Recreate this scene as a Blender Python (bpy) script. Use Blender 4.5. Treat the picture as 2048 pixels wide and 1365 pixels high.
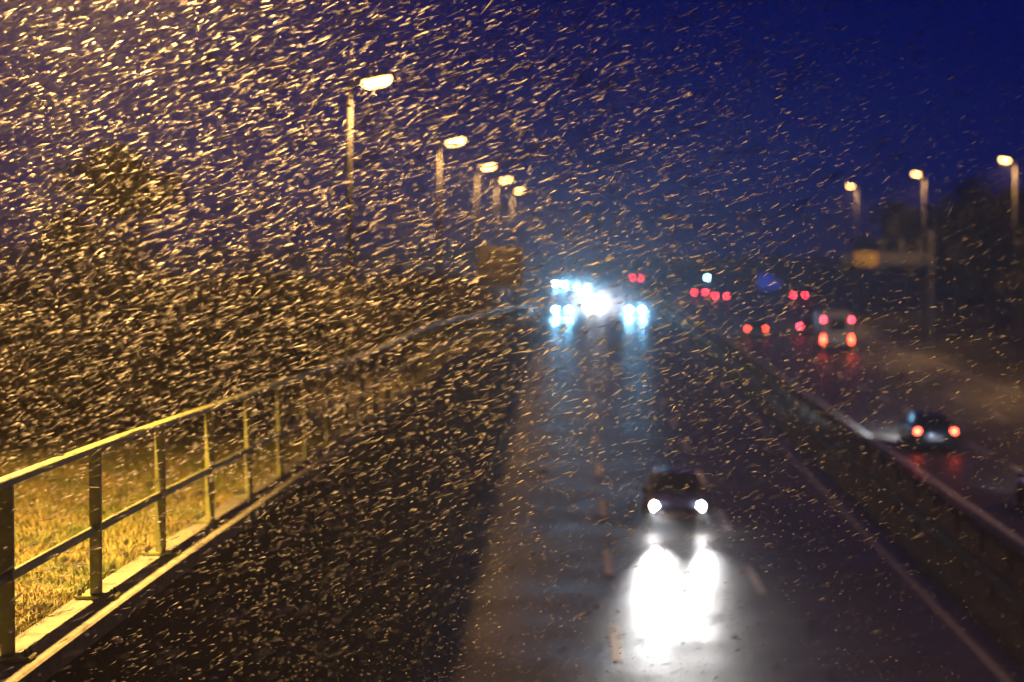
import bpy, bmesh, math, random
import numpy as np
from mathutils import Vector, Matrix

for o in list(bpy.data.objects):
    bpy.data.objects.remove(o)
SC = bpy.context.scene
COL = SC.collection
R = math.radians
random.seed(7)
rng = np.random.default_rng(11)

# ------------------------------------------------------------------ camera
FPX = 4700.0                                   # focal length in photo pixels (2048 wide)
cam = bpy.data.cameras.new('camera')
cam_o = bpy.data.objects.new('camera', cam)
COL.objects.link(cam_o)
cam.sensor_width = 36.0
cam.lens = 36.0 * FPX / 2048.0
cam_o.location = (0, 0, 8.5)
cam_o.rotation_euler = (R(90 - 2.64), 0, R(1.535))
cam.clip_start, cam.clip_end = 0.1, 6000
cam.dof.use_dof = True
cam.dof.focus_distance = 14.6
cam.dof.aperture_fstop = 1.45
SC.camera = cam_o

# ------------------------------------------------------------------ world
SKY_STRENGTH = 0.15
w = bpy.data.worlds.new('World')
SC.world = w
w.use_nodes = True
nt = w.node_tree
nt.nodes.clear()
out = nt.nodes.new('ShaderNodeOutputWorld')
bg = nt.nodes.new('ShaderNodeBackground')
sky = nt.nodes.new('ShaderNodeTexSky')
sky.sky_type = 'NISHITA'
sky.sun_disc = False
sky.sun_elevation = R(0.0)
sky.sun_rotation = R(200)
tint = nt.nodes.new('ShaderNodeMix')
tint.data_type = 'RGBA'
tint.blend_type = 'MULTIPLY'
tint.inputs['Factor'].default_value = 1.0
tint.inputs['B'].default_value = (0.06, 0.075, 1.45, 1)     # camera white balance set for the lamps: dusk goes deep blue
# under the snow cloud the whole dome has the even tone of the upper sky
wtc = nt.nodes.new('ShaderNodeTexCoord')
lift = nt.nodes.new('ShaderNodeVectorMath'); lift.operation = 'ADD'; lift.inputs[1].default_value = (0, 0, 1.3)
nrm = nt.nodes.new('ShaderNodeVectorMath'); nrm.operation = 'NORMALIZE'
nt.links.new(wtc.outputs['Generated'], lift.inputs[0]); nt.links.new(lift.outputs[0], nrm.inputs[0]); nt.links.new(nrm.outputs[0], sky.inputs['Vector'])
nt.links.new(sky.outputs['Color'], tint.inputs['A'])
nt.links.new(tint.outputs['Result'], bg.inputs['Color'])
bg.inputs['Strength'].default_value = SKY_STRENGTH
nt.links.new(bg.outputs[0], out.inputs[0])

# ------------------------------------------------------------------ exposure / render
SC.view_settings.view_transform = 'Standard'
SC.view_settings.look = 'None'
SC.view_settings.exposure = 0.0
SC.view_settings.gamma = 1.0
SC.view_settings.use_curve_mapping = False
try:
    SC.cycles.use_denoising = True
    SC.cycles.max_bounces = 5
    SC.cycles.volume_bounces = 0
    SC.cycles.sample_clamp_indirect = 4.0
    SC.cycles.sample_clamp_direct = 0
except Exception:
    pass

# light levels
SODIUM = (1.0, 0.53, 0.15)
LAMP_NEAR_W = 15500.0
LAMP_W = 2400.0
HAZE = 0.0012

# ------------------------------------------------------------------ helpers
def mat(name, color, rough=0.6, metal=0.0, noise=None, bump=0.0, bscale=40.0, emit=None, estr=0.0, spec=0.5, rrange=None, coords='Object'):
    m = bpy.data.materials.new(name)
    m.use_nodes = True
    t = m.node_tree
    b = t.nodes['Principled BSDF']
    b.inputs['Base Color'].default_value = (*color, 1)
    b.inputs['Roughness'].default_value = rough
    b.inputs['Metallic'].default_value = metal
    b.inputs['Specular IOR Level'].default_value = spec
    tc = t.nodes.new('ShaderNodeTexCoord')
    if noise:
        col2, sc = noise
        n = t.nodes.new('ShaderNodeTexNoise')
        n.inputs['Scale'].default_value = sc
        n.inputs['Detail'].default_value = 6
        n.inputs['Roughness'].default_value = 0.65
        t.links.new(tc.outputs[coords], n.inputs['Vector'])
        r = t.nodes.new('ShaderNodeValToRGB')
        r.color_ramp.elements[0].position = 0.36
        r.color_ramp.elements[0].color = (*color, 1)
        r.color_ramp.elements[1].position = 0.66
        r.color_ramp.elements[1].color = (*col2, 1)
        t.links.new(n.outputs['Fac'], r.inputs['Fac'])
        t.links.new(r.outputs['Color'], b.inputs['Base Color'])
    if rrange:
        lo, hi, sc = rrange
        n = t.nodes.new('ShaderNodeTexNoise')
        n.inputs['Scale'].default_value = sc
        n.inputs['Detail'].default_value = 4
        t.links.new(tc.outputs[coords], n.inputs['Vector'])
        mr = t.nodes.new('ShaderNodeMapRange')
        mr.inputs['From Min'].default_value = 0.3
        mr.inputs['From Max'].default_value = 0.7
        mr.inputs['To Min'].default_value = lo
        mr.inputs['To Max'].default_value = hi
        t.links.new(n.outputs['Fac'], mr.inputs['Value'])
        t.links.new(mr.outputs['Result'], b.inputs['Roughness'])
    if bump:
        n = t.nodes.new('ShaderNodeTexNoise')
        n.inputs['Scale'].default_value = bscale
        n.inputs['Detail'].default_value = 5
        t.links.new(tc.outputs[coords], n.inputs['Vector'])
        bp = t.nodes.new('ShaderNodeBump')
        bp.inputs['Strength'].default_value = bump
        bp.inputs['Distance'].default_value = 0.02
        t.links.new(n.outputs['Fac'], bp.inputs['Height'])
        t.links.new(bp.outputs['Normal'], b.inputs['Normal'])
    if emit:
        b.inputs['Emission Color'].default_value = (*emit, 1)
        b.inputs['Emission Strength'].default_value = estr
    return m

M = {}
M['asphalt'] = mat('wet_asphalt', (0.044, 0.034, 0.028), 0.3, noise=((0.072, 0.056, 0.046), 1.2), bump=0.12, bscale=60, rrange=(0.36, 0.54, 0.35), coords='Object', spec=0.28)
M['ground'] = mat('dark_grass_soil', (0.035, 0.034, 0.018), 0.9, noise=((0.06, 0.05, 0.03), 0.6), bump=0.6, bscale=3)
M['median'] = mat('median_soil', (0.022, 0.022, 0.014), 0.9, noise=((0.05, 0.045, 0.022), 1.0), bump=0.8, bscale=4)
M['line_dark'] = mat('road_paint_dark', (0.30, 0.28, 0.26), 0.5, noise=((0.20, 0.185, 0.17), 6))  # darker than the paint of the lane dashes
M['paint'] = mat('road_paint', (0.70, 0.67, 0.65), 0.5, noise=((0.52, 0.49, 0.47), 6))
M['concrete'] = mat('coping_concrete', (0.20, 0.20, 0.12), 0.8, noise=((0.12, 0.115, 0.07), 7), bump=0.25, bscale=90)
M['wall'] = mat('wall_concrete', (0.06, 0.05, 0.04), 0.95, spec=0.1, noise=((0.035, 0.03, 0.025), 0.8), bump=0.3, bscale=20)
M['railpaint'] = mat('rail_paint', (0.20, 0.22, 0.065), 0.42, noise=((0.15, 0.165, 0.05), 14), bump=0.05, bscale=120)
M['steel'] = mat('galvanised_steel', (0.05, 0.048, 0.046), 0.75, metal=0.0, noise=((0.032, 0.03, 0.028), 8), spec=0.2)
M['bolt'] = mat('bolt_steel', (0.07, 0.065, 0.06), 0.5, metal=0.5)
M['pole'] = mat('lamp_pole', (0.045, 0.042, 0.04), 0.6, metal=0.1, noise=((0.032, 0.03, 0.028), 5))
M['housing'] = mat('lamp_housing', (0.08, 0.075, 0.07), 0.5)
M['signback'] = mat('sign_back', (0.15, 0.135, 0.12), 0.6, noise=((0.10, 0.09, 0.08), 2))
M['gantry'] = mat('gantry_steel', (0.11, 0.10, 0.095), 0.6, noise=((0.08, 0.075, 0.07), 3))
M['signyellow'] = mat('sign_yellow', (0.80, 0.48, 0.02), 0.5)
M['signblue'] = mat('sign_blue', (0.02, 0.06, 0.60), 0.4, emit=(0.03, 0.09, 1.0), estr=0.25)   # weak emission stands in for headlight light the sign throws back
M['tyre'] = mat('tyre_rubber', (0.015, 0.015, 0.015), 0.8)
M['rim'] = mat('wheel_rim', (0.25, 0.25, 0.26), 0.35, metal=0.8)
M['glass'] = mat('car_glass', (0.012, 0.013, 0.016), 0.05, spec=0.3)
M['trim'] = mat('car_trim', (0.02, 0.02, 0.021), 0.8, spec=0.2)
M['plate'] = mat('number_plate', (0.62, 0.62, 0.62), 0.4)
M['bark'] = mat('bark', (0.05, 0.038, 0.026), 0.9, noise=((0.08, 0.062, 0.04), 10), bump=0.5, bscale=25)
def paint(name, c):
    m = mat(name, c, 0.28, metal=0.15, spec=0.6)
    m.node_tree.nodes['Principled BSDF'].inputs['Coat Weight'].default_value = 0.5
    return m
M['car_navy'] = paint('paint_navy', (0.14, 0.135, 0.22))
M['car_black'] = paint('paint_black', (0.02, 0.02, 0.028))
M['car_grey'] = paint('paint_grey', (0.06, 0.06, 0.065))
M['car_silver'] = paint('paint_silver', (0.25, 0.25, 0.27))
M['car_beige'] = mat('motorhome_shell', (0.50, 0.37, 0.24), 0.5, noise=((0.42, 0.31, 0.20), 1.5))
def glow(name, c, s):
    return mat(name, (0.02, 0.02, 0.02), 0.3, emit=c, estr=s)
M['lamp_glass'] = glow('lamp_glass', (1.0, 0.50, 0.13), 26)
M['head_white'] = glow('headlight_white', (1.0, 0.97, 0.95), 220)
M['head_blue'] = glow('headlight_blue', (0.36, 0.74, 1.0), 1600)
M['head_pale'] = glow('headlight_pale', (0.85, 0.9, 1.0), 1600)
M['head_off'] = mat('headlight_unlit', (0.2, 0.2, 0.2), 0.1)
M['tail_red'] = glow('taillight_red', (1.0, 0.07, 0.03), 32)
M['tail_far'] = glow('taillight_far', (1.0, 0.03, 0.05), 120)
M['tail_off'] = mat('taillight_unlit', (0.12, 0.005, 0.005), 0.2)
M['pale_lamp'] = glow('pale_lamp', (0.45, 0.8, 0.9), 90)
M['led_blue'] = glow('position_light_blue', (0.15, 0.3, 1.0), 26)

def obj(name, bm, m, parent=None, smooth=False):
    me = bpy.data.meshes.new(name)
    bmesh.ops.recalc_face_normals(bm, faces=bm.faces[:])
    bm.to_mesh(me)
    bm.free()
    if smooth:
        for p in me.polygons:
            p.use_smooth = True
    me.materials.append(m)
    o = bpy.data.objects.new(name, me)
    COL.objects.link(o)
    if parent:
        o.parent = parent
    return o

def add_box(bm, x0, x1, y0, y1, z0, z1, bev=0.0):
    r = bmesh.ops.create_cube(bm, size=1.0)
    vs = r['verts']
    for v in vs:
        v.co = Vector((x0 + (v.co.x + .5) * (x1 - x0), y0 + (v.co.y + .5) * (y1 - y0), z0 + (v.co.z + .5) * (z1 - z0)))
    if bev:
        es = list({e for v in vs for e in v.link_edges})
        bmesh.ops.bevel(bm, geom=es, offset=bev, segments=2, affect='EDGES')

def add_cyl(bm, p0, p1, r0, r1=None, n=10, cap=True):
    p0, p1 = Vector(p0), Vector(p1)
    r1 = r0 if r1 is None else r1
    d = (p1 - p0)
    q = d.to_track_quat('Z', 'Y')
    a, b = [], []
    for i in range(n):
        t = 2 * math.pi * i / n
        u = q @ Vector((math.cos(t), math.sin(t), 0))
        a.append(bm.verts.new(p0 + u * r0))
        b.append(bm.verts.new(p1 + u * r1))
    for i in range(n):
        j = (i + 1) % n
        bm.faces.new((a[i], a[j], b[j], b[i]))
    if cap:
        bm.faces.new(a[::-1])
        bm.faces.new(b)

def loft(bm, rings, cap=True):
    vr = [[bm.verts.new(p) for p in r] for r in rings]
    n = len(rings[0])
    for k in range(len(vr) - 1):
        for i in range(n):
            j = (i + 1) % n
            bm.faces.new((vr[k][i], vr[k][j], vr[k + 1][j], vr[k + 1][i]))
    if cap:
        bm.faces.new(vr[0][::-1])
        bm.faces.new(vr[-1])

def empty(name, loc=(0, 0, 0), rotz=0.0, label=None, cat=None, group=None):
    o = bpy.data.objects.new(name, None)
    COL.objects.link(o)
    o.location = loc
    o.rotation_euler = (0, 0, rotz)
    o.empty_display_size = 0.3
    if label: o['label'] = label
    if cat: o['category'] = cat
    if group: o['group'] = group
    return o

def tag(o, label=None, cat=None, group=None, kind=None):
    if label: o['label'] = label
    if cat: o['category'] = cat
    if group: o['group'] = group
    if kind: o['kind'] = kind
    return o

def copy_tree(o, parent=None, skip_lights=False):
    c = o.copy()
    COL.objects.link(c)
    c.parent = parent
    for ch in list(o.children):
        if skip_lights and ch.type == 'LIGHT':
            continue
        copy_tree(ch, c, skip_lights)
    return c

def strip(xs_fn, ys, z_fn, ncols=2):
    """sheet following y; xs_fn(y)->list of x, z_fn(x,y)"""
    bm = bmesh.new()
    rows = []
    for y in ys:
        rows.append([bm.verts.new((x, y, z_fn(x, y))) for x in xs_fn(y)])
    for a, b in zip(rows[:-1], rows[1:]):
        for i in range(len(a) - 1):
            bm.faces.new((a[i], a[i + 1], b[i + 1], b[i]))
    return bm

# the road bends gently to the left far away
def bend(y):
    return 0.0 if y < 260 else -1.1e-4 * (y - 260) ** 2

# level of the rail foot below the camera, along the wall
_ky = [-20, 6, 13.5, 16, 18.6, 21.2, 23.7, 26.2, 28.8, 31.1, 37.8, 45, 53.5, 62, 74, 100, 141, 190, 240, 300]
_kz = [2.30, 2.42, 2.485, 2.52, 2.567, 2.63, 2.68, 2.72, 2.79, 2.84, 2.98, 3.05, 3.15, 3.35, 3.70, 4.4, 5.5, 6.9, 8.1, 8.45]
_fine = np.linspace(-20, 300, 1281)
_zz = np.interp(_fine, _ky, _kz)
_k = np.ones(17) / 17
_zz = np.convolve(np.pad(_zz, 8, mode='edge'), _k, mode='valid')
def foot(y):
    return 8.5 - float(np.interp(y, _fine, _zz))

RX = -3.30                                     # centre line of the railing

# ------------------------------------------------------------------ ground
ys = [-60, 0, 60, 120, 200, 260, 300, 340, 380, 420, 460, 500, 540, 620, 800, 1200]
def gz(x, y):
    return -0.02 if y <= 520 else -0.02 - (y - 520) * 0.03
ground = obj('ground', strip(lambda y: [-700, -200, -60, 0, 60, 200, 700], ys, gz), M['ground'])
tag(ground, kind='structure')

yl = list(range(-20, 261, 20)) + list(range(270, 521, 10))
road = obj('road', strip(lambda y: [-3.12 + bend(y), 8.75 + bend(y)], yl, lambda x, y: 0.0), M['asphalt'])
tag(road, kind='structure')
def right_edge(y):
    return 26.2 if y < 200 else 26.2 + min(4.0, (y - 200) * 0.034)
road2 = obj('road', strip(lambda y: [11.75 + bend(y), 20 + bend(y), right_edge(y) + bend(y)], yl, lambda x, y: 0.0), M['asphalt'])
tag(road2, kind='structure')
med = obj('median', strip(lambda y: [8.76 + bend(y), 9.5 + bend(y), 10.25 + bend(y), 11 + bend(y), 11.74 + bend(y)], yl,
          lambda x, y: 0.03 + 0.12 * math.exp(-((x - bend(y) - 10.25) / 0.8) ** 2)), M['median'])
tag(med, kind='structure')
verge = obj('verge', strip(lambda y: [right_edge(y) + bend(y) + .02, right_edge(y) + 6 + bend(y), right_edge(y) + 24 + bend(y)], yl,
            lambda x, y: 0.01 + max(0, x - bend(y) - 28) * 0.09), M['ground'])
tag(verge, kind='structure')

# markings
def edge_line(x, wd, y0, y1, parent, m_=M['paint']):
    yy = [y for y in np.arange(y0, y1, 10.0)] + [y1]
    return obj('edge_line', strip(lambda y: [x - wd / 2 + bend(y), x + wd / 2 + bend(y)], yy, lambda a, b: 0.005), m_, parent)
edge_line(8.2, 0.20, -20, 460, road, M['line_dark'])
edge_line(12.32, 0.22, -20, 460, road2)
edge_line(23.4, 0.18, -20, 200, road2)
def dashes(x, wd, ln, start, period, n, parent):
    bm = bmesh.new()
    add_box(bm, -wd / 2, wd / 2, -ln / 2, ln / 2, 0.001, 0.006)
    first = obj('lane_dash', bm, M['paint'], parent)
    first.location = (x + bend(start), start, 0)
    for k in range(1, n):
        y = start + k * period
        c = first.copy()
        COL.objects.link(c)
        c.location = (x + bend(y), y, 0)
        c.parent = parent
dashes(0.86, 0.22, 4.3, 36.5, 12.0, 34, road)
dashes(4.42, 0.20, 4.6, 57.5, 12.0, 32, road)
dashes(15.9, 0.17, 4.6, 74.4, 9.3, 36, road2)
dashes(19.65, 0.17, 4.6, 96.0, 13.0, 26, road2)

# ------------------------------------------------------------------ bank, wall, railing
yb = [-20, 0, 6] + list(np.arange(10, 60, 2.0)) + list(np.arange(60, 301, 8.0))
def bank_z(x, y):
    b = foot(y) - 0.07
    d = max(0.0, -3.47 - x)
    return max(-0.3, b + 0.02 * math.sin(3.1 * x + 1.7 * y) * min(1, d) - (0.0 if d < 45 else (d - 45) * 0.05))
bank = obj('embankment', strip(lambda y: [-3.46, -3.7, -4.2, -4.8, -5.5, -6.5, -8, -11, -16, -26, -48, -110], yb, bank_z),
           mat('bank_soil', (0.055, 0.045, 0.018), 0.9, noise=((0.09, 0.07, 0.028), 2.5), bump=0.8, bscale=14), None, True)
tag(bank, kind='structure')

wall = empty('retaining_wall', (RX, 0, 0), 0, 'tall dark concrete retaining wall under the railing, topped by a pale coping', 'wall')
bm = bmesh.new()
rings = []
for y in yb:
    f = foot(y)
    rings.append([(-0.16 + .02, y, -0.3), (0.17, y, -0.3), (0.17, y, f - 0.14), (-0.14, y, f - 0.14)])
loft(bm, rings)
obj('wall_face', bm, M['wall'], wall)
bm = bmesh.new()
rings = []
for y in yb:
    f = foot(y)
    rings.append([(-0.155, y, f - 0.135), (0.205, y, f - 0.135), (0.205, y, f - 0.012), (0.190, y, f), (-0.155, y, f)])
loft(bm, rings)
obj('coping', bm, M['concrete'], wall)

rail = empty('railing', (RX, 0, 0), 0, 'painted steel railing with flat handrail and posts bolted to the pale coping', 'railing')
yr = list(np.arange(4.0, 60, 1.0)) + list(np.arange(60, 210, 4.0))
def rail_bar(name, hw, z0, z1):
    bm = bmesh.new()
    loft(bm, [[(-hw, y, foot(y) + z0), (hw, y, foot(y) + z0), (hw, y, foot(y) + z1 - .006), (hw - .006, y, foot(y) + z1), (-hw + .006, y, foot(y) + z1), (-hw, y, foot(y) + z1 - .006)] for y in yr])
    return obj(name, bm, M['railpaint'], rail)
rail_bar('handrail', 0.040, 1.025, 1.068)
rail_bar('mid_rail', 0.024, 0.46, 0.508)
post_me = {}
def rail_post(y, near):
    f = foot(y)
    if 'p' not in post_me:
        bm = bmesh.new(); add_box(bm, -.0385, .0385, -.03, .03, 0.03, 1.024, 0.004); p = obj('post', bm, M['railpaint'], rail)
        bm = bmesh.new(); add_box(bm, -.140, .150, -.09, .09, 0.012, 0.03, 0.003)
        add_box(bm, -.13, .14, -.08, .08, 0.001, 0.0125)
        q = obj('base_plate', bm, M['railpaint'], p)
        bm = bmesh.new()
        add_cyl(bm, (0, 0, .029), (0, 0, .052), .016, n=6); add_cyl(bm, (0, 0, .051), (0, 0, .072), .0085, n=8)
        b = obj('bolt', bm, M['bolt'], p)
        post_me['p'], post_me['q'], post_me['b'] = p.data, q.data, b.data
        bpy.data.objects.remove(q); bpy.data.objects.remove(b); bpy.data.objects.remove(p)
    p = bpy.data.objects.new('post', post_me['p']); COL.objects.link(p); p.parent = rail; p.location = (0, y, f)
    q = bpy.data.objects.new('base_plate', post_me['q']); COL.objects.link(q); q.parent = p
    if near:
        for bx, by in ((-.105, -.055), (-.105, .055), (.115, -.055), (.115, .055)):
            b = bpy.data.objects.new('bolt', post_me['b']); COL.objects.link(b); b.parent = p; b.location = (bx, by, 0)
for k in range(-2, 66):
    y = FPX * 3.3 / 1000.0 * (0.871 + 0.1631 * k)
    if 5 < y < 175:
        rail_post(y, y < 33)

# ------------------------------------------------------------------ street lamps
def lamp(px, hx, y, z0, H, label, group, power, face=1, light=True, bowl=(0.30, 0.13, 0.15), soft=0.26):
    """px pole x, hx head x, H height of the luminaire centre above z0"""
    t = empty('street_lamp', (px, y, z0), 0, label, 'street lamp', group)
    s = 1 if hx > px else -1
    L = abs(hx - px)
    bm = bmesh.new()
    add_cyl(bm, (0, 0, 0), (0, 0, 1.1), .085, .085, 12)
    add_cyl(bm, (0, 0, 1.1), (0, 0, H - .05), .062, .05, 12)
    obj('pole', bm, M['pole'], t, True)
    tilt = R(11)
    rot = Matrix.Rotation(-tilt * s, 4, 'Y')
    bm = bmesh.new()
    add_cyl(bm, (0, 0, H - .08), (s * (L - .30), 0, H + .05 - .0), .03, .028, 8)
    obj('arm', bm, M['housing'], t)
    # housing: shallow tapered shell
    bm = bmesh.new()
    hl, hw, dp = bowl
    def ring(z, fx, fy):
        pts = []
        for i in range(16):
            a = 2 * math.pi * i / 16
            c, sn = math.cos(a), math.sin(a)
            pts.append((math.copysign(abs(c) ** .5, c) * hl * fx, math.copysign(abs(sn) ** .5, sn) * hw * fy, z))
        return pts
    loft(bm, [ring(0.0, 1.08, 1.15), ring(.05, 1.12, 1.2), ring(.10, .85, .8), ring(.12, .45, .45)])
    h = obj('lamp_housing', bm, M['housing'], t, True)
    h.matrix_local = Matrix.Translation((s * L, 0, H + .055)) @ rot
    bm = bmesh.new()
    loft(bm, [ring(-.002, 1.0, 1.0), ring(-.07, .97, .95), ring(-.12, .85, .8), ring(-dp, .55, .5)])
    g = obj('lamp_glass', bm, M['lamp_glass'], t, True)
    g.matrix_local = Matrix.Translation((s * L, 0, H + .055)) @ rot
    if light:
        ld = bpy.data.lights.new('lamp_light', 'SPOT')
        ld.energy = power
        ld.color = SODIUM
        ld.spot_size = R(156)
        ld.spot_blend = 0.5
        ld.shadow_soft_size = soft
        lo = bpy.data.objects.new('lamp_light', ld)
        COL.objects.link(lo)
        lo.parent = t
        lo.location = (s * L, 0, H - .13)
    return t

GL = 'street lamps along the top of the wall'
GR = 'street lamps beyond the far carriageway'
ZL = 11.62
lamp(-4.55, -3.72, 17.2, bank_z(-4.55, 17.2), ZL - bank_z(-4.55, 17.2), 'street lamp standing in the grass right beside the railing, lighting the sleet', GL, LAMP_NEAR_W, soft=0.07)
lab = ['tallest looking lit street lamp in view, its long bare pole above the hedge',
       'second nearest lit street lamp above the hedge, smaller than the one left of it',
       'lit street lamp whose pole comes down at the brown sign board',
       'fourth lit street lamp of the row over the hedge, right of the brown sign pole',
       'farthest and lowest lit street lamp of the row over the hedge']
for i, d in enumerate((48.8, 81.0, 112.0, 139.6, 175.0)):
    zb = bank_z(-4.7, d)
    lamp(-4.68, -4.12, d, zb, ZL - zb, lab[i], GL, LAMP_W)
labr = ['lit street lamp at the right edge of the view, in front of the dark trees',
        'lit street lamp above the sign gantry with the yellow board',
        'farthest lit street lamp beyond the far carriageway, left of the other two']
for i, (d, hx) in enumerate(((146.0, 26.5), (181.0, 26.1), (227.0, 26.45))):
    lamp(hx + .62, hx, d, 0.02, 12.95, labr[i], GR, LAMP_W * 1.5)
for d, q in ((40.0, 'nearest of the three'), (75.0, 'middle one of the three'), (110.0, 'farthest of the three')):
    lamp(27.1, 26.5, d, 0.02, 12.95, 'street lamp just outside the view, ' + q, GR, LAMP_W * 1.5)

# ------------------------------------------------------------------ guard rails
def guard_rail(x, face, label):
    t = empty('guard_rail', (x, 0, 0), 0, label, 'guard rail', 'guard rails in the median')
    prof = [(0.0, .46), (.035, .50), (.035, .55), (0.0, .60), (.035, .65), (.035, .71), (0.0, .76)]
    bm = bmesh.new()
    yy = list(np.arange(10, 261, 10.0)) + list(np.arange(270, 451, 10.0))
    rings = []
    for y in yy:
        p = [(face * (a + .06) + bend(y), y, z) for a, z in prof] + [(face * (a + .052) + bend(y), y, z) for a, z in prof[::-1]]
        rings.append(p)
    loft(bm, rings)
    obj('rail_beam', bm, M['steel'], t)
    bm = bmesh.new(); add_box(bm, -.05, .05, -.03, .03, 0, .72)
    p0 = obj('post', bm, M['steel'], t)
    p0.location = (0, 26, 0.02)
    for k in range(1, 100):
        y = 26 + 4.0 * k
        c = p0.copy(); COL.objects.link(c); c.parent = t; c.location = (bend(y), y, 0.02)
guard_rail(9.6, -1, 'steel guard rail in the median on the side of the oncoming cars')
guard_rail(10.75, 1, 'steel guard rail in the median on the side of the red tail lights')

# ------------------------------------------------------------------ signs
t = empty('sign_board', (-3.6, 113.6, bank_z(-3.7, 113.6)), 0, 'large rectangular sign board seen from the back, brown under the lamp above the hedge', 'sign')
zc = 6.85 - bank_z(-3.7, 113.6)
bm = bmesh.new(); add_box(bm, -1.08, 1.08, -.02, .02, zc - .98, zc + .98, .01); obj('board', bm, M['signback'], t)
for sx in (-.75, .75):
    bm = bmesh.new(); add_box(bm, sx - .05, sx + .05, -.12, -.021, 0, zc + .9); obj('post', bm, M['steel'], t)
for sz in (-.6, 0, .6):
    bm = bmesh.new(); add_box(bm, -1.0, 1.0, -.058, -.0205, zc + sz - .03, zc + sz + .03); obj('crossbar', bm, M['steel'], t)

t = empty('sign_gantry', (27.6, 183, 0.02), 0, 'grey cantilever sign gantry reaching over the far carriageway, one yellow board on it', 'sign gantry')
bm = bmesh.new(); add_box(bm, -.16, .16, -.16, .16, 0, 8.6); obj('mast', bm, M['gantry'], t)
bm = bmesh.new(); add_box(bm, -7.0, .0, -.12, .12, 5.95, 6.95, .02); obj('beam', bm, M['gantry'], t)
for sx in (-3.75, -2.3, -.9):
    bm = bmesh.new(); add_box(bm, sx - .09, sx + .09, -.10, .10, 6.953, 8.0); obj('bracket', bm, M['gantry'], t)
bm = bmesh.new(); add_box(bm, -6.0, -4.15, -.20, -.125, 5.88, 6.98, .012); obj('yellow_board', bm, M['signyellow'], t)

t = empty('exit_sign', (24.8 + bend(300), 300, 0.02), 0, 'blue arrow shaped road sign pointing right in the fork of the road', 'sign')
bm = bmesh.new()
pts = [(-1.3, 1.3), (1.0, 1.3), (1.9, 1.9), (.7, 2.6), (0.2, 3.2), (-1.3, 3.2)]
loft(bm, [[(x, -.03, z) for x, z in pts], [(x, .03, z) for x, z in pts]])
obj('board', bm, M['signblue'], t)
for sx in (-.9, .7):
    bm = bmesh.new(); add_cyl(bm, (sx, .08, 0), (sx, .08, 2.6), .04, n=8); obj('post', bm, M['steel'], t)

t = empty('marker_lamp', (25.4 + bend(400) - .8, 400, 0.0), 0, 'small round pale white lamp on a short post far off beside the road', 'lamp')
bm = bmesh.new(); add_cyl(bm, (0, 0, 0), (0, 0, .75), .05, n=8); obj('post', bm, M['steel'], t)
bm = bmesh.new(); bmesh.ops.create_uvsphere(bm, u_segments=12, v_segments=8, radius=.16, matrix=Matrix.Translation((0, 0, .88))); obj('globe', bm, M['pale_lamp'], t, True)

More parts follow.
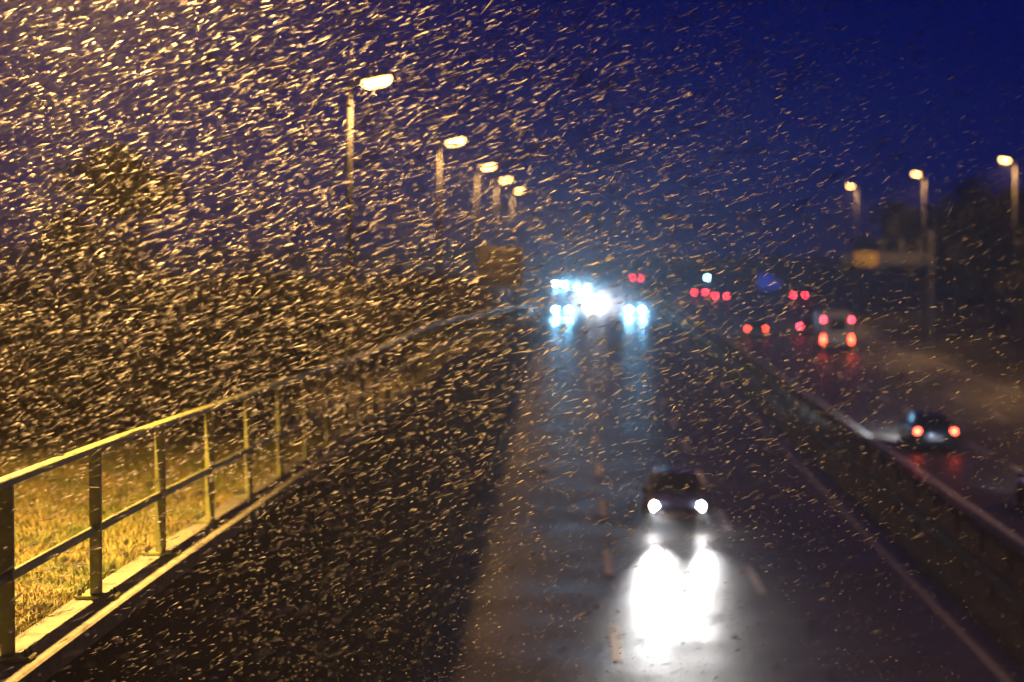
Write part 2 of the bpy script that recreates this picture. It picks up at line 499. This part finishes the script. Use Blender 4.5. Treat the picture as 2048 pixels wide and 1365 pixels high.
# ------------------------------------------------------------------ cars
def car_meshes():
    """a small hatchback; forward = +Y, origin on the road under the middle"""
    t = empty('car')
    # lower body
    st = [  # y, half width, sill z, belt z
        (-2.08, .70, .38, .78), (-2.02, .80, .28, .92), (-1.80, .86, .22, .97), (-1.0, .875, .20, .95), (0.0, .88, .20, .93),
        (.85, .875, .20, .92), (1.55, .85, .21, .84), (1.95, .78, .24, .74), (2.10, .64, .34, .62)]
    bm = bmesh.new()
    rings = []
    for y, hw, zs, zb in st:
        pr = [(hw * .88, zs), (hw * .985, zs + (zb - zs) * .18), (hw, zs + (zb - zs) * .55), (hw * .965, zs + (zb - zs) * .88), (hw * .86, zb)]
        rings.append([(x, y, z) for x, z in pr] + [(-x, y, z) for x, z in pr[::-1]])
    loft(bm, rings)
    # greenhouse
    gs = [(-1.92, .70, .93, .935), (-1.55, .60, .95, 1.40), (-1.2, .585, .94, 1.465), (-.3, .59, .93, 1.49), (.25, .57, .92, 1.455), (1.08, .66, .90, .915)]
    rings = []
    for y, rw, zb, zr in gs:
        bw = .785
        rings.append([(bw, y, zb - .03), (rw + .02, y, zr - .05), (rw * .86, y, zr), (-rw * .86, y, zr), (-rw - .02, y, zr - .05), (-bw, y, zb - .03)])
    loft(bm, rings)
    body = obj('body', bm, M['car_black'], t, True)
    # windows, proud of the cabin
    def quad(name, pts, off):
        bm = bmesh.new()
        v = [Vector(p) for p in pts]
        n = (v[1] - v[0]).cross(v[2] - v[0]).normalized()
        a = [p + n * off for p in v]
        b = [p - n * .012 for p in v]
        loft(bm, [a, b])
        return obj(name, bm, M['glass'], t)
    quad('windscreen', [(-.68, .99, .97), (.68, .99, .97), (.55, .32, 1.41), (-.55, .32, 1.41)], .012)
    quad('rear_window', [(.62, -1.885, .99), (-.62, -1.885, .99), (-.53, -1.58, 1.375), (.53, -1.58, 1.375)], .02)
    for s in (-1, 1):
        p = [(s * .783, -1.45, .95), (s * .783, -.42, .94), (s * .63, -.42, 1.42), (s * .63, -1.22, 1.40)]
        quad('side_window', p if s > 0 else p[::-1], .012)
        p = [(s * .783, -.36, .94), (s * .783, .80, .93), (s * .62, .28, 1.39), (s * .63, -.36, 1.42)]
        quad('side_window', p if s > 0 else p[::-1], .012)
        # mirrors
        bm = bmesh.new(); add_box(bm, min(s * .84, s * 1.02), max(s * .84, s * 1.02), .60, .70, .92, 1.05, .02); obj('mirror', bm, M['trim'], t)
        # wheels
        for y in (-1.28, 1.30):
            wbm = bmesh.new()
            prof = [(.12, -.095), (.30, -.095), (.315, -.06), (.315, .06), (.30, .095), (.12, .095)]
            rings = []
            for i in range(20):
                a = 2 * math.pi * i / 20
                rings.append([(x, r * math.cos(a), r * math.sin(a)) for r, x in prof])
            rings.append(rings[0])
            loft(wbm, rings, cap=False)
            bmesh.ops.remove_doubles(wbm, verts=wbm.verts[:], dist=1e-4)
            tyre = obj('wheel', wbm, M['tyre'], t)
            tyre.location = (s * .80, y, .315)
            rb = bmesh.new()
            add_cyl(rb, (-.085, 0, 0), (.085, 0, 0), .205, n=20)
            for i in range(5):
                a = 2 * math.pi * i / 5
                add_cyl(rb, (s * .086, 0, 0), (s * .098, math.cos(a) * .18, math.sin(a) * .18), .022, n=5)
            obj('rim', rb, M['rim'], tyre)
        # lights
        bm = bmesh.new()
        add_cyl(bm, (s * .66, 1.90, .655), (s * .66, 2.05, .65), .105, .085, 14)
        obj('headlight', bm, M['head_off'], t, True)
        bm = bmesh.new()
        add_box(bm, min(s * .60, s * .80), max(s * .60, s * .80), -2.075, -1.98, .74, .90, .02)
        obj('taillight', bm, M['tail_off'], t)
    bm = bmesh.new(); add_box(bm, -.26, .26, -2.125, -2.085, .50, .61); obj('number_plate', bm, M['plate'], t)
    bm = bmesh.new(); add_box(bm, -.26, .26, 2.09, 2.125, .40, .51); obj('number_plate', bm, M['plate'], t)
    bm = bmesh.new()
    add_box(bm, -.72, .72, -2.12, -1.98, .30, .47, .03)
    obj('bumper', bm, M['trim'], t)
    bm = bmesh.new()
    add_box(bm, -.45, .45, 2.03, 2.118, .53, .60, .015); add_box(bm, -.52, .52, 1.98, 2.10, .26, .38, .02)
    obj('grille', bm, M['trim'], t)
    return t

proto = car_meshes()
used = [False]
def set_mat(o, m):
    o.material_slots[0].link = 'OBJECT'
    o.material_slots[0].material = m
def place_car(x, y, oncoming, label, group, body, head=None, tail=None, beam=0.0, beam_col=(1, 1, 1), scale=1.0, plate=None, beam_tilt=-0.4, size=22, uneven=1.0, yaw=0.0):
    if used[0]:
        o = copy_tree(proto, None, True)
    else:
        o = proto
        used[0] = True
    o.location = (x + bend(y), y, 0.006)
    o.rotation_euler = (0, 0, math.pi if oncoming else 0.0)
    tag(o, label, 'car', group)
    for ch in o.children:
        n = ch.name.split('.')[0]
        if n == 'body': set_mat(ch, body)
        if n == 'headlight' and head: set_mat(ch, head)
        if n == 'taillight' and tail: set_mat(ch, tail)
    if beam:
        for s in (-1, 1):
            ld = bpy.data.lights.new('headlight_beam', 'SPOT')
            ld.energy = beam * (1.0 if s > 0 else uneven)      # one beam weakened to set the two road streaks apart
            ld.color = beam_col
            ld.spot_size = R(size)
            ld.spot_blend = 1.0
            ld.shadow_soft_size = 0.06
            lo = bpy.data.objects.new('headlight_beam', ld)
            COL.objects.link(lo)
            lo.parent = o
            lo.location = (s * .66, 2.16, .66)
            lo.rotation_euler = (R(90 + beam_tilt), 0, R(yaw))
    return o
GO = 'cars coming towards the viewer'
GA = 'cars driving away'
place_car(2.95, 69.1, True, 'dark car with two bright white headlights, nearest of the oncoming cars', GO, M['car_navy'], M['head_white'], None, 6200, (1, .98, .96), beam_tilt=-1.5, size=16, uneven=.32, yaw=-0.4)
BC = (.22, .62, 1.0)
place_car(-1.3, 240, True, 'oncoming car with bluish headlights in the lane next to the wall', GO, M['car_grey'], M['head_blue'], None, 6000, BC)
place_car(6.15, 240, True, 'oncoming car with bluish headlights in the lane next to the median', GO, M['car_grey'], M['head_blue'], None, 6000, BC)
place_car(2.4, 271, True, 'oncoming car with pale white headlights between the two bluish pairs in front', GO, M['car_silver'], M['head_pale'], None, 6000, (.85, .9, 1))
place_car(1.6, 335, True, 'oncoming car with bluish headlights behind the pale white pair', GO, M['car_grey'], M['head_blue'], None, 6000, BC)
place_car(-1.2, 362, True, 'farthest oncoming car, a broad bluish white glare at upper left of the group', GO, M['car_black'], M['head_blue'], None, 6000, BC)

BW = (.75, .88, 1.0)
place_car(13.95, 93.0, False, 'black hatchback with red tail lights and lit number plate, nearest of the departing cars', GA, M['car_black'], M['head_off'], M['tail_red'], 15000, BW, beam_tilt=-4, size=44)
place_car(14.5, 190, False, 'dark car with a close pair of bright red tail lights next to the median', GA, M['car_black'], M['head_off'], M['tail_red'], 10000, BW, beam_tilt=-4, size=40)
place_car(19.15, 195, False, 'car half hidden on the left behind the beige motorhome', GA, M['car_grey'], M['head_off'], M['tail_far'], 3000, BW, beam_tilt=-3, size=40)
place_car(16.3, 305, False, 'distant car with two small round red tail lights in the middle lane', GA, M['car_black'], M['head_off'], M['tail_far'])
place_car(17.8, 288, False, 'distant car whose red tail lights merge into one bar', GA, M['car_black'], M['head_off'], M['tail_far'])
place_car(27.7, 292, False, 'distant car with red tail lights out on the right exit lane', GA, M['car_black'], M['head_off'], M['tail_far'])
place_car(12.6, 400, False, 'farthest departing car with faint red tail lights beside the oncoming glare', GA, M['car_black'], M['head_off'], M['tail_far'])
place_car(14.78, 72.5, False, 'black car cut off by the right edge of the view', GA, M['car_black'], M['head_off'], M['tail_off'], 2200, (.6, .75, 1.0), beam_tilt=-3, size=30)

# motorhome
t = empty('motorhome', (18.55, 169.5, 0.006), 0, 'beige motorhome with dark rear window and tall red tail lights', 'motorhome')
bm = bmesh.new()
rings = []
for y, hw, z0, z1 in ((-2.95, 1.06, .55, 2.80), (-2.85, 1.13, .42, 2.88), (-1.0, 1.15, .40, 2.90), (1.2, 1.15, .40, 2.90), (2.1, 1.10, .40, 2.75), (2.45, 1.0, .45, 2.2), (2.9, .92, .45, 1.2), (3.25, .80, .5, .95)):
    c = .14
    rings.append([(-hw + c, y, z0), (hw - c, y, z0), (hw, y, z0 + c), (hw, y, z1 - c), (hw - c, y, z1), (-hw + c, y, z1), (-hw, y, z1 - c), (-hw, y, z0 + c)])
loft(bm, rings)
obj('body', bm, M['car_beige'], t)
bm = bmesh.new(); add_box(bm, -.62, .62, -2.985, -2.94, 1.55, 2.42, .02); wn = obj('rear_window', bm, M['glass'], t)
bm = bmesh.new(); add_box(bm, -.86, .86, 2.2, 2.62, 1.35, 2.05, .03); obj('windscreen', bm, M['glass'], t)
bm = bmesh.new(); add_box(bm, -1.06, 1.06, -3.02, -2.9, .42, .64, .03); obj('bumper', bm, M['trim'], t)
bm = bmesh.new(); add_box(bm, -.26, .26, -3.04, -2.97, .72, .84); obj('number_plate', bm, M['plate'], t)
for s in (-1, 1):
    bm = bmesh.new(); add_box(bm, s * 1.0 - .08, s * 1.0 + .08, -3.0, -2.88, .68, 1.22, .03); obj('taillight', bm, M['tail_red'], t)
    bm = bmesh.new(); add_box(bm, s * 1.0 - .06, s * 1.0 + .06, -2.99, -2.9, 2.28, 2.42, .02); obj('marker_light', bm, M['tail_far'], t)
    for y in (-1.6, 2.0):
        src = [c for c in proto.children if c.name.startswith('wheel')][0]
        c = copy_tree(src, t)
        c.location = (s * .98, y, .315)

# ------------------------------------------------------------------ trees and bushes
M['leaf'] = mat('hedge_leaf', (0.034, 0.027, 0.009), 0.7, noise=((0.065, 0.044, 0.016), 4.0))
M['leafdark'] = mat('tree_leaf', (0.022, 0.022, 0.011), 0.8, noise=((0.042, 0.036, 0.016), 1.5))
def leaf_mesh(name, n, lobes, size, m, seed):
    r = np.random.default_rng(seed)
    cs = []
    per = n // len(lobes)
    for (cx, cy, cz, rx, ry, rz) in lobes:
        u = r.normal(size=(per, 3)); u /= np.linalg.norm(u, axis=1)[:, None]
        rad = r.random(per) ** (1 / 2.2)
        cs.append(np.stack([cx + u[:, 0] * rx * rad, cy + u[:, 1] * ry * rad, cz + u[:, 2] * rz * rad], 1))
    c = np.concatenate(cs)
    k = len(c)
    a = r.normal(size=(k, 3)); a /= np.linalg.norm(a, axis=1)[:, None]
    b = np.cross(a, r.normal(size=(k, 3))); b /= np.linalg.norm(b, axis=1)[:, None]
    s = size * (0.6 + 0.8 * r.random(k))[:, None]
    v = np.stack([c - a * s, c + b * s * .45, c + a * s, c - b * s * .45], 1).reshape(-1, 3)
    f = np.arange(4 * k).reshape(-1, 4)
    me = bpy.data.meshes.new(name)
    me.from_pydata(v.tolist(), [], f.tolist())
    me.materials.append(m)
    return me
def bush_proto(seed, w_, h_):
    r = random.Random(seed)
    lobes = []
    for i in range(9):
        a = r.random() * 6.28
        d = r.random() ** .5 * w_ * .33
        z = h_ * (.25 + .5 * r.random())
        lobes.append((math.cos(a) * d, math.sin(a) * d, z, w_ * (.16 + .12 * r.random()), w_ * (.16 + .12 * r.random()), h_ * (.16 + .16 * r.random())))
    return leaf_mesh('crown', 4200, lobes, .055, M['leaf'], seed)
def stems_mesh(seed, w_, h_, m):
    r = random.Random(seed)
    bm = bmesh.new()
    for i in range(26):
        a = r.random() * 6.28
        x, y = math.cos(a) * .2, math.sin(a) * .2
        x2, y2 = math.cos(a) * w_ * .45 * r.random(), math.sin(a) * w_ * .45 * r.random()
        zt = h_ * (.6 + .45 * r.random())
        add_cyl(bm, (x * .5, y * .5, -.1), (x2 * .6, y2 * .6, zt * .55), .022, .014, 5)
        add_cyl(bm, (x2 * .6, y2 * .6, zt * .55), (x2 * 1.1, y2 * 1.1, zt), .012, .004, 4)
    me = bpy.data.meshes.new('stems')
    bm.to_mesh(me); bm.free()
    me.materials.append(m)
    return me
bush_c = [bush_proto(s, 2.6, 2.4) for s in (1, 2, 3)]
bush_s = [stems_mesh(s, 2.6, 2.4, M['bark']) for s in (1, 2, 3)]
def bush(x, y, sc, zs, k, label, group):
    t = empty('bush', (x, y, bank_z(x, y) - .03), random.random() * 6.28, label, 'bush', group)
    t.scale = (sc, sc, zs)
    c = bpy.data.objects.new('crown', bush_c[k]); COL.objects.link(c); c.parent = t
    s = bpy.data.objects.new('stems', bush_s[k]); COL.objects.link(s); s.parent = t
HB = 'dark leafy bush in the tall hedge growing behind the railing'
HG = 'hedge bushes behind the railing'
rr = random.Random(5)
spots = []
for row, (x0, ya, yb2, st) in enumerate(((-5.2, 31, 120, 2.2), (-7.2, 28.5, 110, 2.4), (-9.6, 29, 90, 3.0), (-12.5, 33, 70, 4.0))):
    y = ya
    while y < yb2:
        spots.append((x0 - rr.random() * 1.0 - max(0, 0.0), y + rr.random()))
        y += st * (1 + y / 120)
for i, (x, y) in enumerate(spots):
    hscale = .82 + .25 * rr.random() + min(.25, max(0, y - 50) * .004)
    bush(x, y, 1.0 + .25 * rr.random(), hscale, i % 3, HB, HG)

def tree(x, y, z, h, wd, n, seed, label, group, leaf=.10, m='leafdark', trunk_h=.3):
    r = random.Random(seed)
    t = empty('tree', (x, y, z), 0, label, 'tree', group)
    bm = bmesh.new()
    rt = .035 * h * .6
    p = Vector((0, 0, -.2)); top = Vector((r.uniform(-.2, .2), r.uniform(-.2, .2), h * .62))
    mid = Vector((r.uniform(-.15, .15), r.uniform(-.15, .15), h * .3))
    add_cyl(bm, p, mid, rt, rt * .75, 8); add_cyl(bm, mid, top, rt * .75, rt * .35, 8)
    lobes = []
    for i in range(16):
        a = r.random() * 6.28
        zt = h * (trunk_h + .1 + (.82 - trunk_h) * r.random())
        k = 1 - abs((zt / h - .55)) * 1.1
        d = wd * .5 * k * (.35 + .6 * r.random())
        e = Vector((math.cos(a) * d, math.sin(a) * d, zt))
        s0 = mid.lerp(top, r.random())
        add_cyl(bm, s0, e, rt * .28, rt * .06, 5)
        q = wd * (.13 + .10 * r.random())
        lobes.append((e.x, e.y, e.z, q, q, q * .8))
    obj('trunk', bm, M['bark'], t)
    c = bpy.data.objects.new('crown', leaf_mesh('crown', n, lobes, leaf, M[m], seed)); COL.objects.link(c); c.parent = t
    return t
tree(-7.9, 41.5, bank_z(-7.9, 41.5), 4.9, 3.6, 7000, 21, 'tall rounded tree rising out of the hedge on the left, dimly lit by the lamp', None, .07, 'leaf', .15)
TR = 'dark tree in the wood beyond the far carriageway'
rt = random.Random(9)
k = 0
base_trees = []
for (x, y) in [(32, 150), (34, 164), (31.5, 176), (36, 190), (33, 204), (38, 216), (34, 228), (40, 240), (36, 254), (44, 170), (46, 200), (44, 262), (39, 275), (52, 230), (36, 292), (44, 306), (50, 330), (42, 345)]:
    hh = 9.5 + rt.random() * 4.0 - max(0, y - 220) * .03
    if k < 4:
        o = tree(x, y, .3, 11.0, 9.0, 4200, 40 + k, TR, 'trees beyond the far carriageway', .24)
        base_trees.append(o)
    else:
        o = copy_tree(base_trees[k % 4])
        o.location = (x, y, .3)
        o.rotation_euler = (0, 0, rt.random() * 6.28)
    s = hh / 11.0
    o.scale = (s, s, s)
    k += 1
# far wood closing the view
bm_l = []
rf = np.random.default_rng(77)
lobes = []
for i in range(150):
    x = -170 + i * 2.6 + rf.random() * 2
    y = 500 + rf.random() * 18
    hh = 2.2 + 1.6 * rf.random() + (2.0 if x < -20 else 0) + max(0, (x - 60)) * .03
    lobes.append((x, y, hh * .55, 2.2, 2.5, hh * .62))
me = leaf_mesh('far_wood', 30000, lobes, .45, M['leafdark'], 78)
fw = bpy.data.objects.new('far_wood', me); COL.objects.link(fw)
tag(fw, 'dark far off wood closing the view at the end of the motorway', 'wood', None, 'stuff')

# ------------------------------------------------------------------ grass beside the coping
def blades(n, seed):
    r = np.random.default_rng(seed)
    y = 11.5 + 22.0 * r.random(n) ** 1.25
    xl = -0.262 * y - 1.0
    x = -3.47 + (xl + 3.47) * r.random(n)
    keep = xl < -3.6
    x, y = x[keep], y[keep]
    k = len(x)
    z = np.array([bank_z(a, b) for a, b in zip(x, y)])
    clump = 0.5 + 0.5 * np.sin(x * 7 + 2 * np.sin(y * 3)) * np.cos(y * 5 + x * 2)
    L = (0.06 + 0.12 * r.random(k)) * (0.6 + 0.8 * clump)
    L[r.random(k) < .01] *= 2.4
    a = r.random(k) * 6.283
    lean = 0.3 + 0.9 * r.random(k)
    dx, dy = np.cos(a) * L * lean, np.sin(a) * L * lean
    wx, wy = -np.sin(a) * .0035, np.cos(a) * .0035
    p0 = np.stack([x - wx, y - wy, z - .01], 1); p1 = np.stack([x + wx, y + wy, z - .01], 1)
    p2 = np.stack([x + dx * .45 + wx * .8, y + dy * .45 + wy * .8, z + L * .62], 1); p3 = np.stack([x + dx * .45 - wx * .8, y + dy * .45 - wy * .8, z + L * .62], 1)
    p4 = np.stack([x + dx, y + dy, z + L * .8], 1)
    v = np.stack([p0, p1, p2, p3, p4], 1).reshape(-1, 3)
    b = np.arange(k)[:, None] * 5
    f = np.concatenate([b + np.array([[0, 1, 2, 3]])]).tolist() + (b + np.array([[3, 2, 4]])).tolist()
    me = bpy.data.meshes.new('grass')
    me.from_pydata(v.tolist(), [], f)
    return me
gm = bpy.data.materials.new('dry_grass'); gm.use_nodes = True
t_ = gm.node_tree; b_ = t_.nodes['Principled BSDF']; b_.inputs['Roughness'].default_value = .7
tc = t_.nodes.new('ShaderNodeTexCoord')
n1 = t_.nodes.new('ShaderNodeTexNoise'); n1.inputs['Scale'].default_value = 1.6; n1.inputs['Detail'].default_value = 3
n2 = t_.nodes.new('ShaderNodeTexNoise'); n2.inputs['Scale'].default_value = 45
t_.links.new(tc.outputs['Object'], n1.inputs['Vector']); t_.links.new(tc.outputs['Object'], n2.inputs['Vector'])
r1 = t_.nodes.new('ShaderNodeValToRGB'); r1.color_ramp.elements[0].position = .42; r1.color_ramp.elements[0].color = (.22, .19, .045, 1); r1.color_ramp.elements[1].position = .62; r1.color_ramp.elements[1].color = (.10, .145, .02, 1)
r2 = t_.nodes.new('ShaderNodeValToRGB'); r2.color_ramp.elements[0].position = .35; r2.color_ramp.elements[0].color = (.45, .45, .45, 1); r2.color_ramp.elements[1].position = .65; r2.color_ramp.elements[1].color = (1.5, 1.4, 1.3, 1)
mx = t_.nodes.new('ShaderNodeMix'); mx.data_type = 'RGBA'; mx.blend_type = 'MULTIPLY'; mx.inputs['Factor'].default_value = 1
t_.links.new(n1.outputs['Fac'], r1.inputs['Fac']); t_.links.new(n2.outputs['Fac'], r2.inputs['Fac'])
t_.links.new(r1.outputs['Color'], mx.inputs['A']); t_.links.new(r2.outputs['Color'], mx.inputs['B']); t_.links.new(mx.outputs['Result'], b_.inputs['Base Color'])
me = blades(110000, 3); me.materials.append(gm)
go = bpy.data.objects.new('grass', me); COL.objects.link(go)
tag(go, 'short dry grass on the bank behind the coping', 'grass', None, 'stuff')

# ------------------------------------------------------------------ driving sleet
sm = bpy.data.materials.new('wet_snow'); sm.use_nodes = True
t_ = sm.node_tree; t_.nodes.clear()
o_ = t_.nodes.new('ShaderNodeOutputMaterial'); d_ = t_.nodes.new('ShaderNodeBsdfDiffuse'); tr_ = t_.nodes.new('ShaderNodeBsdfTranslucent'); m_ = t_.nodes.new('ShaderNodeMixShader')
d_.inputs['Color'].default_value = (.42, .42, .44, 1); tr_.inputs['Color'].default_value = (.42, .42, .44, 1)
m_.inputs['Fac'].default_value = .45
t_.links.new(d_.outputs[0], m_.inputs[1]); t_.links.new(tr_.outputs[0], m_.inputs[2]); t_.links.new(m_.outputs[0], o_.inputs['Surface'])

def sleet(seed):
    r = np.random.default_rng(seed)
    P = []
    for (y0, y1, rho) in ((3.2, 8, 26), (8, 14, 52), (14, 22, 56), (22, 32, 26), (32, 48, 7), (48, 80, 1.6)):
        xa, xb = -.34 * y1 - .5, .26 * y1 + .5
        zt, zbm = min(14.2, 8.5 + .14 * y1 + .4), max(.2, 8.5 - .26 * y1 - .5)
        n = int((xb - xa) * (zt - zbm) * (y1 - y0) * rho)
        p = np.stack([xa + (xb - xa) * r.random(n), y0 + (y1 - y0) * r.random(n), zbm + (zt - zbm) * r.random(n)], 1)
        # keep what a camera here or a step to the side could see
        ok = (p[:, 0] > -.30 * p[:, 1] - 1.0) & (p[:, 0] < .24 * p[:, 1] + 1.0)
        ok &= (p[:, 2] < 8.5 + .125 * p[:, 1] + .6) & (p[:, 2] > 8.5 - .235 * p[:, 1] - .6)
        fz = np.interp(p[:, 1], _fine, 8.5 - _zz)
        ok &= ~((p[:, 0] < -3.05) & (p[:, 2] < fz + .05))
        ok &= r.random(n) > .52 * np.clip((p[:, 0] + 2.8) / 4.0, 0, 1)      # fewer flakes to the right: fading lamp light put into their number
        P.append(p[ok])
    n = 2600
    P.append(np.stack([.4 + 5.2 * r.random(n), 48 + 19 * r.random(n), .1 + 1.7 * r.random(n)], 1))
    n = 30000                                   # the finest drops, a veil around the near lamp
    q = np.stack([-7.5 + 9.5 * r.random(n), 8 + 20 * r.random(n), 5.6 + 5.8 * r.random(n)], 1)
    q = q[(q[:, 0] > -.30 * q[:, 1] - 1.0) & ((q[:, 0] > -3.05) | (q[:, 2] > 7.2)) & (q[:, 2] < 8.5 + .125 * q[:, 1] + .6)]
    nfine = len(q)
    P.append(q)
    p = np.concatenate(P)
    n = len(p)
    ang = R(21) + r.normal(size=n) * R(8)
    gust = r.random(n) < .06
    ang[gust] += R(24)
    dy = r.normal(size=n) * .35
    d = np.stack([np.cos(ang), dy, np.sin(ang)], 1)
    d /= np.linalg.norm(d, axis=1)[:, None]
    L = np.clip(r.lognormal(math.log(.076), .42, n), .010, .17)  # flakes stretched to the trails they would draw during the exposure
    low = np.clip((7.6 - p[:, 2]) / 1.6, 0, 1) * np.clip((p[:, 0] + 3.4) / 1.2, 0, 1)
    L *= 1 - .72 * low
    L *= 1 - .40 * np.clip((p[:, 0] + 1) / 3.5, 0, 1)  # length, and width below, shrink rightwards in place of fading lamp light
    W = np.clip(r.lognormal(math.log(.0025), .55, n), .0010, .0095)
    L[-nfine:] *= .55; W[-nfine:] *= .6
    W *= 1 - .40 * low
    W *= 1 - .36 * np.clip((p[:, 0] + 1) / 4.0, 0, 1)
    u = np.cross(d, np.array([0., 1, .15])); u /= np.linalg.norm(u, axis=1)[:, None]
    v = np.cross(d, u)
    L_, W_ = L[:, None] * .5, W[:, None]
    V = np.stack([p - d * L_, p + d * L_, p + d * L_ * .45 + u * W_, p + d * L_ * .45 + v * W_, p + d * L_ * .45 - u * W_, p + d * L_ * .45 - v * W_], 1).reshape(-1, 3)
    tri = np.array([[0, 2, 3], [0, 3, 4], [0, 4, 5], [0, 5, 2], [1, 3, 2], [1, 4, 3], [1, 5, 4], [1, 2, 5]])
    F = (np.arange(n)[:, None, None] * 6 + tri[None]).reshape(-1)
    me = bpy.data.meshes.new('sleet')
    me.vertices.add(len(V)); me.vertices.foreach_set('co', V.astype(np.float32).ravel())
    me.loops.add(len(F)); me.loops.foreach_set('vertex_index', F.astype(np.int32))
    me.polygons.add(len(F) // 3)
    me.polygons.foreach_set('loop_start', np.arange(0, len(F), 3, dtype=np.int32))
    me.update(calc_edges=True)
    me.materials.append(sm)
    return me, n
me, nfl = sleet(5)
print('sleet flakes', nfl)
so = bpy.data.objects.new('sleet', me); COL.objects.link(so)
tag(so, 'wind driven sleet and wet snow filling the air, drawn out like motion streaks', 'sleet', None, 'stuff')

# ------------------------------------------------------------------ haze
bm = bmesh.new()
add_box(bm, -720, 720, -70, 1230, -24, 15.5)
hm = bpy.data.materials.new('haze'); hm.use_nodes = True
t_ = hm.node_tree; t_.nodes.clear()
o_ = t_.nodes.new('ShaderNodeOutputMaterial'); v_ = t_.nodes.new('ShaderNodeVolumePrincipled')
v_.inputs['Density'].default_value = HAZE
v_.inputs['Color'].default_value = (.92, .93, 1, 1)
v_.inputs['Anisotropy'].default_value = .75
t_.links.new(v_.outputs[0], o_.inputs['Volume'])
ho = obj('haze', bm, hm)
tag(ho, kind='stuff')

# ------------------------------------------------------------------ mist volume added to give the lens bloom around the far headlights
bm = bmesh.new()
add_box(bm, -2.9, 8.6, 222, 385, 0.03, 3.2)
pm = bpy.data.materials.new('bloom_mist'); pm.use_nodes = True
t_ = pm.node_tree; t_.nodes.clear()
o_ = t_.nodes.new('ShaderNodeOutputMaterial'); v_ = t_.nodes.new('ShaderNodeVolumePrincipled')
v_.inputs['Color'].default_value = (.95, .96, 1, 1)
v_.inputs['Anisotropy'].default_value = .8
tc = t_.nodes.new('ShaderNodeTexCoord'); sp = t_.nodes.new('ShaderNodeSeparateXYZ')
t_.links.new(tc.outputs['Generated'], sp.inputs[0])
def mapr(sock, a, b, c, d):
    m_ = t_.nodes.new('ShaderNodeMapRange'); m_.interpolation_type = 'SMOOTHSTEP'
    for k_, q_ in zip(('From Min', 'From Max', 'To Min', 'To Max'), (a, b, c, d)):
        m_.inputs[k_].default_value = q_
    t_.links.new(sock, m_.inputs['Value'])
    return m_.outputs['Result']
def mul(a, b):
    m_ = t_.nodes.new('ShaderNodeMath'); m_.operation = 'MULTIPLY'
    t_.links.new(a, m_.inputs[0])
    if isinstance(b, float): m_.inputs[1].default_value = b
    else: t_.links.new(b, m_.inputs[1])
    return m_.outputs[0]
dn = mul(mapr(sp.outputs['Z'], 0.0, 1.0, 1.0, 0.0), mul(mapr(sp.outputs['X'], 0.0, .25, 0.0, 1.0), mapr(sp.outputs['X'], .75, 1.0, 1.0, 0.0)))
dn = mul(dn, mul(mapr(sp.outputs['Y'], 0.0, .1, 0.0, 1.0), mapr(sp.outputs['Y'], .9, 1.0, 1.0, 0.0)))
t_.links.new(mul(dn, .020), v_.inputs['Density'])
t_.links.new(v_.outputs[0], o_.inputs['Volume'])
po = obj('bloom_mist', bm, pm)
tag(po, 'added mist standing in for lens bloom around the oncoming headlights', 'spray', None, 'stuff')
